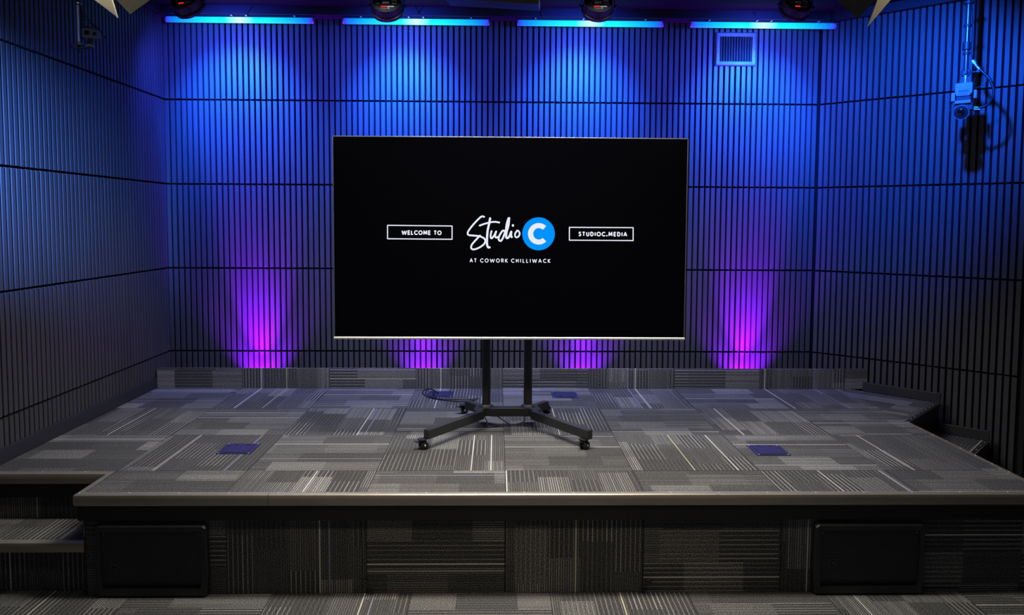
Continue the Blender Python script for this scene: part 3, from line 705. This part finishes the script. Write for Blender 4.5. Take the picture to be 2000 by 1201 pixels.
# ------------------------------------------------------------------ wash cans
def par_can(px, py, label, roll):
    C0 = by(px, py, 5.0); t = thing('par_can', label, 'stage light', C0, 'round black stage lights hung above the back wall')
    tl = math.radians(35); d = Vector((math.sin(roll)*.5, math.cos(tl), -math.sin(tl))).normalized()
    ux = Vector((1, 0, 0)); ux = (ux-d*ux.dot(d)).normalized(); uy = ux.cross(d)*1.0
    if uy.z < 0: uy = -uy
    n = 72; mb = MB(); rings = [(0, .088), (.004, .092), (.012, .094), (.055, .097)]
    i0 = 0
    for s_, r in rings:
        for j in range(n):
            rr = r*(1.0 if (j % 2 == 0 or s_ in (0,)) else .955); a = 2*math.pi*j/n
            mb.v.append(tuple(C0+d*s_+ux*rr*math.cos(a)+uy*rr*math.sin(a)))
    for k in range(len(rings)-1):
        for j in range(n): mb.f.append((k*n+j, k*n+(j+1) % n, (k+1)*n+(j+1) % n, (k+1)*n+j)); mb.mi.append(0); mb.uv.append([(0, 0)]*4)
    mb.f.append(tuple(range(n-1, -1, -1))); mb.mi.append(0); mb.uv.append([(0, 0)]*n)
    mb.build('housing', M['par'], t)
    mb = MB(); mb.lathe(C0+d*.054, d, [(0, .099), (.003, .103), (.020, .103), (.022, .098), (.012, .09)], 48); mb.build('front_ring', M['par'], t, 0, True)
    mb = MB(); mb.lathe(C0-d*.003, d, [(0, .083), (.003, .084)], 48); pl = mb.build('rear_plate', M['parplate'], t)
    def quad(mb, a, b, w_, h_): mb.face([C0-d*.0042+ux*(a+i)+uy*(b+j) for i, j in ((0, 0), (w_, 0), (w_, h_), (0, h_))])
    mb = MB(); rn = random.Random(px)
    quad(mb, .006, -.050, .044, .009); quad(mb, -.026, -.018, .044, .020)
    for a, b, w_, h_ in ((.034, -.020, .030, .006), (.030, .0, .034, .012), (.034, .02, .026, .012), (-.062, -.020, .018, .004), (-.040, .012, .03, .004), (.0, .014, .02, .004), (.014, -.064, .008, .008), (-.06, .02, .02, .004), (-.075, -.002, .004, .004), (-.02, .03, .03, .006)): quad(mb, a, b, w_, h_)
    for k in range(7): quad(mb, -.030+.008*k, -.062-.004*math.cos((k-3)*.5), .0025, .003)
    mb.build('label_print', M['label'], pl)
    mb = MB()
    for k in range(4):
        xx = -.030+k*.0088
        for a, b, w_, h_ in ((0, 0, .0065, .0022), (0, .0105, .0065, .0022), (0, 0, .0022, .0125), (.0045, 0, .0022, .0125)): quad(mb, xx+a, -.052+b, w_, h_)
    mb.build('digital_display', M['red'], pl)
    for sx in (-1, 1):
        mb = MB(); p = C0+d*.035+ux*sx*.098
        mb.lathe(p, ux*sx, [(0, .006), (.012, .006), (.013, .013), (.022, .013), (.024, .008)], 10); mb.build('yoke_knob', M['par'], t, 0, True)
    mb = MB()
    A = C0+d*.035
    for sx in (-1, 1): mb.beam(A+ux*sx*.106+Vector((0, 0, -.01)), Vector((A.x+sx*.106, A.y, 3.156)), .004, .024, 0, (0, 1, 0))
    mb.beam(Vector((A.x-.106, A.y, 3.152)), Vector((A.x+.106, A.y, 3.152)), .024, .004); mb.build('yoke', M['par'], t)
par_can(361, -3, 'round black stage light with red display hung over the leftmost tube light', .35)
par_can(755, 4, 'round black stage light with red display hung over the second tube light from left', .0)
par_can(1169, 4, 'round black stage light with red display hung over the third tube light from left', .0)
par_can(1559, 4, 'round black stage light with red display hung over the rightmost tube light', -.2)

# ceiling panel fixture at the top middle
t = thing('ceiling_panel_light', 'flat dark rectangular fixture under the ceiling at the top middle', 'ceiling fixture', (.0, 4.4, 2.99))
a, b = by(868, -3, 4.4), by(1052, 8, 4.4)
mb = MB(); mb.hexa([(a.x, 4.4, a.z), (b.x, 4.4, b.z), (b.x+.02, 4.62, b.z+.02), (a.x+.02, 4.62, a.z+.02), (a.x, 4.4, a.z+.05), (b.x, 4.4, b.z+.05), (b.x+.02, 4.62, b.z+.07), (a.x+.02, 4.62, a.z+.07)])
mb.build('housing', plain('olive_grey_shell', (.05, .05, .035), .5), t, .004)
for x in (a.x+.1, b.x-.1):
    mb = MB(); mb.tube([(x, 4.52, a.z+.03), (x, 4.52, 3.157)], .006, 8); mb.build('hanger', M['black_paint'], t)

# ------------------------------------------------------------------ wall vent
va, vb = by(1398.5, 62.5, 5.72), by(1477, 129, 5.72)
vx0, vx1, vz1, vz0 = va.x, vb.x-.002, va.z, vb.z
t = thing('wall_vent', 'square painted air vent grille on the back wall below the rightmost tube light', 'vent', ((vx0+vx1)/2, 5.73, vz0))
mb = MB(); yv0, yv1 = 5.716, 5.7305; fw = .031
o4 = [(vx0, vz0), (vx1, vz0), (vx1, vz1), (vx0, vz1)]; i4 = [(vx0+fw, vz0+fw), (vx1-fw, vz0+fw), (vx1-fw, vz1-fw), (vx0+fw, vz1-fw)]
R_ = [[(a, yv1, b) for a, b in o4], [(a, yv0+.006, b) for a, b in o4], [(a, yv0, b) for a, b in [(vx0+.008, vz0+.008), (vx1-.008, vz0+.008), (vx1-.008, vz1-.008), (vx0+.008, vz1-.008)]], [(a, yv0+.002, b) for a, b in i4], [(a, yv1, b) for a, b in i4]]
for r in R_: mb.v += r
for r in range(4):
    for j in range(4): mb.f.append((r*4+j, r*4+(j+1) % 4, (r+1)*4+(j+1) % 4, (r+1)*4+j)); mb.mi.append(0); mb.uv.append([(0, 0)]*4)
mb.build('frame', M['vent'], t)
mb = MB(); mb.box(vx0+fw-.002, vx1-fw+.002, yv1-.002, yv1-.0005, vz0+fw-.002, vz1-fw+.002); mb.build('duct_opening', M['void'], t)
mb = MB(); n = 12; W_ = vx1-vx0-2*fw
for k in range(n):
    x = vx0+fw+W_*(k+.5)/n; mb.box(x-.0012, x+.0012, yv0+.003, yv1-.003, vz0+fw-.001, vz1-fw+.001)
mb.build('blades', plain('vent_blade', (.05, .05, .055), .5), t)
for x in (vx0+.014, vx1-.014):
    mb = MB(); mb.lathe((x, yv0+.0005, (vz0+vz1)/2), (0, -1, 0), [(0, .005), (.002, .004), (.003, .001)], 10); mb.build('screw', M['steel'], t)

# ------------------------------------------------------------------ barn door lights at the top corners
def leafmesh(t, P, front, back):
    P = [Vector(p) for p in P]; n = (P[1]-P[0]).cross(P[3]-P[0]).normalized()*.0012
    if n.y > 0: n = -n                      # n faces the camera side
    mb = MB(); mb.hexa([p+n*-1 for p in P]+[p+n for p in P]); mb.mi = [1, 0]+[0]*4
    c = sum(((p) for p in P), Vector())/4
    f = mb.f; # decide which of the two big faces is the -n one
    return mb.build('barn_door', [front, back], t)
def barn_light(label, side):
    # side = +1 left fixture, -1 right
    if side > 0:
        body = by(234, -104, 2.53); tip = [(231, 35, 2.62), (186, 1, 2.66), (120, -48, 2.60), (196, -76, 2.50)]
        dia = [(254, 27.5, 2.62), (306, -10, 2.62), (262, -74, 2.50), (205, -24, 2.50)]
    else:
        body = by(1706, -104, 2.53); tip = [(1693.5, 53, 2.62), (1735, -1, 2.60), (1790, -60, 2.54), (1738, -62, 2.50)]
        dia = [(1676, 36.5, 2.62), (1622, -12, 2.62), (1660, -84, 2.50), (1728, -20, 2.52)]
    t = thing('barn_door_light', label, 'stage light', body, 'studio lights with barn doors over the stage front')
    aim = (Vector((0.1, 3.7, S))-body).normalized()
    mb = MB(); mb.lathe(body-aim*.16, aim, [(0, .05), (.01, .07), (.10, .075), (.12, .085), (.17, .085)], 28); mb.build('lamp_body', M['cab'], t, 0, True)
    mb = MB(); mb.lathe(body+aim*.008, aim, [(0, .075), (.004, .07), (.006, .03)], 28); mb.build('lens', M['lens_glow'], t, 0, True)
    mb = MB(); P = [by(*q) for q in tip]; n = (P[1]-P[0]).cross(P[2]-P[0]).normalized()*.001
    mb.hexa([p-n for p in P]+[p+n for p in P]); mb.build('barn_door', M['leaf'], t)
    mb = MB(); P = [by(*q) for q in dia]; n = (P[1]-P[0]).cross(P[2]-P[0]).normalized()*.001
    mb.hexa([p-n for p in P]+[p+n for p in P]); mb.build('barn_door', M['leaf'] if side > 0 else M['leaf_dark'], t, .0)
    mb = MB()
    up_ = Vector((0, 0, 1)); rt = aim.cross(up_).normalized(); u_ = rt.cross(aim)
    fc = body+aim*.016; fr_ = MB(); hs = .094
    for a, b in (((-hs, -hs), (hs, -hs)), ((hs, -hs), (hs, hs)), ((hs, hs), (-hs, hs)), ((-hs, hs), (-hs, -hs))):
        fr_.beam(fc+rt*a[0]+u_*a[1], fc+rt*b[0]+u_*b[1], .010, .008, 0, aim)
    fr_.build('gel_frame', M['cab'], t)
    for q0, q1 in ((tip[2], tip[3]), (dia[2], dia[3])):
        m = (by(*q0)+by(*q1))/2; d_ = m-fc; ex, ey = d_.dot(rt), d_.dot(u_); k = hs/max(abs(ex), abs(ey), .001)
        hm = MB(); hm.beam(fc+rt*ex*k+u_*ey*k, m+(fc-m)*-.06, .014, .004, 0, aim); hm.build('hinge_arm', M['cab'], t)
    mb.beam(body+rt*.105-aim*.06, body+rt*.105+up_*.12-aim*.06, .02, .005, 0, aim); mb.beam(body-rt*.105-aim*.06, body-rt*.105+up_*.12-aim*.06, .02, .005, 0, aim)
    mb.beam(body+rt*.108+up_*.12-aim*.06, body-rt*.108+up_*.12-aim*.06, .02, .005); mb.tube([body+up_*.12-aim*.06, Vector((body.x-aim.x*.06, body.y-aim.y*.06, 3.157))], .012, 10)
    mb.build('yoke', M['cab'], t)
barn_light('studio light with cream barn doors, only its door corners showing at the upper left', 1)
barn_light('studio light with one dark and one bright barn door corner showing at the upper right', -1)

# ------------------------------------------------------------------ right hanging camera
RP = (2.15, 5.45, 0); CN = (RN.x, RN.y, 0)
def rp(x, y, off=0.0): p = bpl(x, y, RP, (.693, .721, 0)); return p+RN*off
pole = thing('hanging_pole', 'blue-lit metal drop pole on the right wall side holding the white camera', 'pole', rp(1893, -12))
pa, pb = rp(1892.5, 0), rp(1887.5, 139); top = Vector((pa.x, pa.y, 3.157)); bot = Vector((pa.x, pa.y, rp(1888, 140).z))
mb = MB(); mb.tube([top, bot], .0145, 16); mb.build('tube', plain('grey_metal_pole', (.12, .12, .13), .3, .8), pole, 0, True)
for y, r in ((6, .03), (50, .021), (85, .024), (104, .020)):
    mb = MB(); z = rp(1890, y).z; mb.lathe((pa.x, pa.y, z-.008), (0, 0, 1), [(0, r*.9), (.002, r), (.014, r), (.016, r*.9)] if y != 85 else [(-.03, r*.9), (-.028, r), (.014, r), (.016, r*.9)], 16)
    mb.build('collar', M['cab'], pole, 0, True)
mb = MB(); mb.lathe((pa.x, pa.y, 3.13), (0, 0, 1), [(0, .03), (.026, .045)], 16); mb.build('ceiling_flange', M['cab'], pole, 0, True)
mb = MB(); z = rp(1882, 93).z; mb.tube([(pa.x, pa.y, z), tuple(rp(1881, 93, .01))], .005, 8); mb.build('thumb_screw', M['cab'], pole, 0, True)
mb = MB(); c = Vector((pa.x, pa.y, rp(1888, 142).z))
ring = [c+RD*(.020*math.cos(t*math.pi/8))+Vector((0, 0, .020*math.sin(t*math.pi/8))) for t in range(17)]
mb.tube(ring, .008, 10, 0, False); mb.tube([c-RN*.02, c+RN*.02], .012, 12); mb.tube([c+RD*.022, c+RD*.072], .006, 10); mb.tube([c+RD*.07+RN*.02, c+RD*.07-RN*.02], .009, 10); mb.build('clamp', M['cab'], pole, 0, True)

cm = thing('studio_camera', 'small white and black studio camera hanging from the right drop pole', 'camera', (c.x, c.y, rp(1885, 228).z))
mb = MB(); zsp = (c.z-.012, rp(1888, 165).z); mb.lathe((c.x, c.y, zsp[1]), (0, 0, 1), [(0, .011), (.02, .011), (.022, .008), (.032, .008), (.034, .011), (zsp[0]-zsp[1], .010)], 14); mb.build('spigot', M['connector'], cm, 0, True)
mo = Matrix.Rotation(0, 4, 'Z')
def cbox(mb, a0, a1, n0, n1, z0_, z1_):      # local axes: a along the wall, n out of it
    C_ = Vector((c.x, c.y, 0)); q = [C_+RD*a0+RN*n1, C_+RD*a1+RN*n1, C_+RD*a1+RN*n0, C_+RD*a0+RN*n0]
    mb.hexa([(v.x, v.y, z0_) for v in q]+[(v.x, v.y, z1_) for v in q])
zz = lambda y: rp(1888, y).z
mb = MB(); C_ = Vector((c.x, c.y, 0)); k = [(-.046, zz(163)), (.050, zz(163)), (.050, zz(182)), (.036, zz(189)), (-.034, zz(189)), (-.046, zz(182))]
n = len(k); mb.v = [tuple(C_+RD*a+RN*.045+Vector((0, 0, h))) for a, h in k]+[tuple(C_+RD*a-RN*.045+Vector((0, 0, h))) for a, h in k]
mb.f = [tuple(range(n-1, -1, -1)), tuple(range(n, 2*n))]+[(j, (j+1) % n, n+(j+1) % n, n+j) for j in range(n)]; mb.mi = [0]*(n+2); mb.uv = [[(0, 0)]*n]*2+[[(0, 0)]*4]*n
mb.build('body', M['camwhite'], cm, .005)
mb = MB(); cbox(mb, -.026, .030, .0455, .0465, zz(181), zz(177)); cbox(mb, -.022, .024, .0455, .0465, zz(185.5), zz(184)); mb.build('marking', plain('marking_blue_grey', (.08, .09, .2), .5), cm)
mb = MB(); cbox(mb, -.040, .042, -.035, .040, zz(199), zz(189.5)); mb.build('pan_base', M['cab'], cm, .004)
mb = MB(); cbox(mb, -.070, -.048, -.03, .025, zz(197), zz(180)); mb.build('side_plate', M['camwhite'], cm, .003)
mb = MB(); cbox(mb, .052, .070, -.03, .025, zz(194), zz(178)); mb.build('side_plate', M['camwhite'], cm, .003)
mb = MB(); cbox(mb, -.044, .044, -.03, .046, zz(203), zz(197)); mb.build('shoe', M['camwhite'], cm, .002)
mb = MB(); cbox(mb, -.055, .052, -.03, .03, zz(216), zz(202)); mb.build('camera_body', M['cab'], cm, .004)
lc = Vector((c.x, c.y, zz(215)))+RD*-.008; ld = (Vector((.2, 1.2, 1.2))-lc).normalized()
mb = MB(); mb.lathe(lc, ld, [(0, .034), (.04, .036), (.05, .043), (.085, .045), (.0865, .0445), (.087, .040)], 32); mb.build('lens_barrel', M['camgrey'], cm, 0, True)
mb = MB(); mb.lathe(lc+ld*.0872, ld, [(0, .039), (.0006, .038), (.0005, .022)], 32); mb.build('lens_ring', M['slot'], cm, 0, True)
mb = MB(); mb.lathe(lc+ld*.0876, ld, [(0, .021), (.003, .016), (.0045, .008)], 24); mb.build('lens_glass', M['glass'], cm, 0, True)
for y in (209.5, 213.5):
    mb = MB(); mb.tube([rp(1902, y, .0), rp(1914, y, .0)], .0045, 10); mb.build('plug', M['connector'], cm, 0, True)
cb = MB(); P = [rp(1911, 211), rp(1921, 208.5), rp(1932, 201), rp(1940, 187), rp(1940, 172), rp(1933, 155), rp(1922, 143), rp(1913, 135)]
cb.tube(smoothpath(P, 6), .008, 10)
tag(cb.build('camera_cable', M['cable'], None, 0, True), 'thick black cable bowing out right of the white hanging camera', 'cable', 'cables at the right hanging camera')
mb = MB(); mb.tube([rp(1914, 136.5), rp(1911, 133), rp(1908, 130)], .0075, 12); mb.tube([rp(1907, 129), rp(1903, 122)], .009, 12, 0); mb.tube([rp(1904, 124), rp(1900, 118)], .012, 6)
tag(mb.build('cable_connector', M['connector'], None, 0, True), 'silver connector joining the thick camera cable beside the right pole', 'connector')
mb = MB(); mb.tube(smoothpath([rp(1900, 118), rp(1897, 104), rp(1898, 80), rp(1899, 50), rp(1899, 20), rp(1896, -6)], 6), .0028, 6)
tag(mb.build('camera_cable', M['cable'], None, 0, True), 'thin cable running up along the right drop pole', 'cable', 'cables at the right hanging camera')
mb = MB(); mb.tube(smoothpath([rp(1870, 217), rp(1862, 218), rp(1855, 216), rp(1860, 200), rp(1868, 180), rp(1874, 158), rp(1880, 140), rp(1884, 128)], 6), .0022, 6)
tag(mb.build('camera_cable', M['cable'], None, 0, True), 'thin wire hanging on the left side of the white hanging camera', 'cable', 'cables at the right hanging camera')
mb = MB(); mb.tube(smoothpath([rp(1913, 132), rp(1922, 142), rp(1927, 152), rp(1924, 163), rp(1916, 168), rp(1906, 172)], 6), .0022, 6)
tag(mb.build('camera_cable', M['cable'], None, 0, True), 'thin wire curling inside the bow of the thick camera cable', 'cable', 'cables at the right hanging camera')

# ------------------------------------------------------------------ left hanging camera
LY = 3.8
lp = lambda x, y, o=0: by(x, y, LY+o)
pole = thing('hanging_pole', 'thin bright metal drop pole near the left wall holding a small black camera', 'pole', lp(150, -12))
a = lp(149, 10); b = lp(154, 84)
mb = MB(); mb.tube([(b.x, LY, 3.157), (b.x, LY, a.z)], .011, 12); mb.build('upper_tube', M['cab'], pole, 0, True)
mb = MB(); mb.tube([(b.x, LY, a.z), (b.x, LY, b.z)], .0052, 12); mb.build('rod', plain('satin_rod', (.85, .84, .8), .35, .2), pole, 0, True)
mb = MB(); mb.tube([(b.x+.012, LY+.012, a.z), (b.x+.012, LY+.012, b.z+.02)], .006, 10); mb.build('rear_rod', M['cab'], pole, 0, True)
mb = MB(); mb.lathe((b.x, LY, lp(150, 6).z-.006), (0, 0, 1), [(0, .012), (.001, .014), (.008, .014), (.009, .012)], 16); mb.build('collar', M['steel'], pole, 0, True)
mb = MB(); c = Vector((b.x, LY, lp(154, 91).z))
mb.tube([c+Vector((-.012, 0, 0)), c+Vector((.05, 0, -.004))], .010, 12); mb.tube([c+Vector((-.008, -.02, 0)), c+Vector((-.008, .02, 0))], .013, 12)
mb.beam(c+Vector((-.03, -.01, .012)), c+Vector((-.008, 0, -.012)), .01, .006); mb.tube([c+Vector((0, 0, -.012)), c+Vector((0, 0, -.03))], .004, 8)
mb.tube([c+Vector((-.012, 0, -.002)), c+Vector((-.038, -.004, -.006))], .005, 8)
mb.build('clamp', M['cab'], pole, 0, True)
mb = MB(); mb.lathe(c+Vector((0, 0, .008)), (0, 0, 1), [(0, .010), (.006, .013), (.014, .008)], 14); mb.build('clamp_nut', M['connector'], pole, 0, True)
cm = thing('action_camera', 'small dark boxy camera tilted on a ball mount beside the left drop pole', 'camera', lp(175, 92))
e = lp(175, 88)
mb = MB(); mb.lathe(e+Vector((0, 0, -.009)), (0, 0, 1), [(0, .017), (.002, .0205), (.009, .0205), (.011, .017)], 24); mb.build('ball_mount_dial', M['camwhite'], cm, 0, True)
mb = MB(); mb.lathe(e+Vector((0, 0, -.016)), (0, 0, 1), [(0, .010), (.006, .014)], 16); mb.lathe(e+Vector((0, 0, .003)), (0, 0, 1), [(0, .014), (.01, .012), (.018, .012), (.026, .006), (.034, .006)], 16); mb.build('ball_head', M['cab'], cm, 0, True)
bc = lp(177.5, 65); rot = Matrix.Rotation(math.radians(10), 4, 'Y') @ Matrix.Rotation(math.radians(18), 4, 'X') @ Matrix.Rotation(math.radians(24), 4, 'Z')
def rb(mb, x0, x1, y0, y1, z0, z1, mi=0):
    s0 = len(mb.v); mb.box(x0, x1, y0, y1, z0, z1, mi)
    mb.v[s0:] = [tuple(rot @ Vector(v)+bc) for v in mb.v[s0:]]
mb = MB(); rb(mb, -.036, .036, -.014, .014, -.022, .022); mb.build('camera_case', M['camgrey'], cm, .003)
mb = MB(); rb(mb, .006, .028, -.022, -.014, -.008, .014); mb.build('lens_port', M['camgrey'], cm, .002)
mb = MB(); rb(mb, .010, .024, -.0226, -.0218, -.004, .010); mb.build('lens_glass', M['glass'], cm)
mb = MB(); rb(mb, -.026, -.006, -.0150, -.0138, -.006, .014); mb.build('front_display', M['glass'], cm)
mb = MB(); rb(mb, -.03, .0, -.012, .012, .022, .030); rb(mb, -.01, .01, -.008, .008, -.036, -.022); mb.build('mount_frame', M['cab'], cm, .002)
for P, lab in (([(156, 12), (158, 20), (170, 34), (185, 50), (196, 60), (202, 70), (207, 74), (200, 74)], 'thin cable from the left drop pole looping past the small camera'),
               ([(155, 22), (160, 30), (172, 42), (184, 52), (192, 58), (199, 64), (201, 69)], 'thin cable sloping from the left drop pole down to the small camera')):
    mb = MB(); mb.tube(smoothpath([lp(x, y, -.01) for x, y in P], 6), .0022, 6)
    tag(mb.build('camera_cable', M['cable'], None, 0, True), lab, 'cable', 'cables at the left hanging camera')
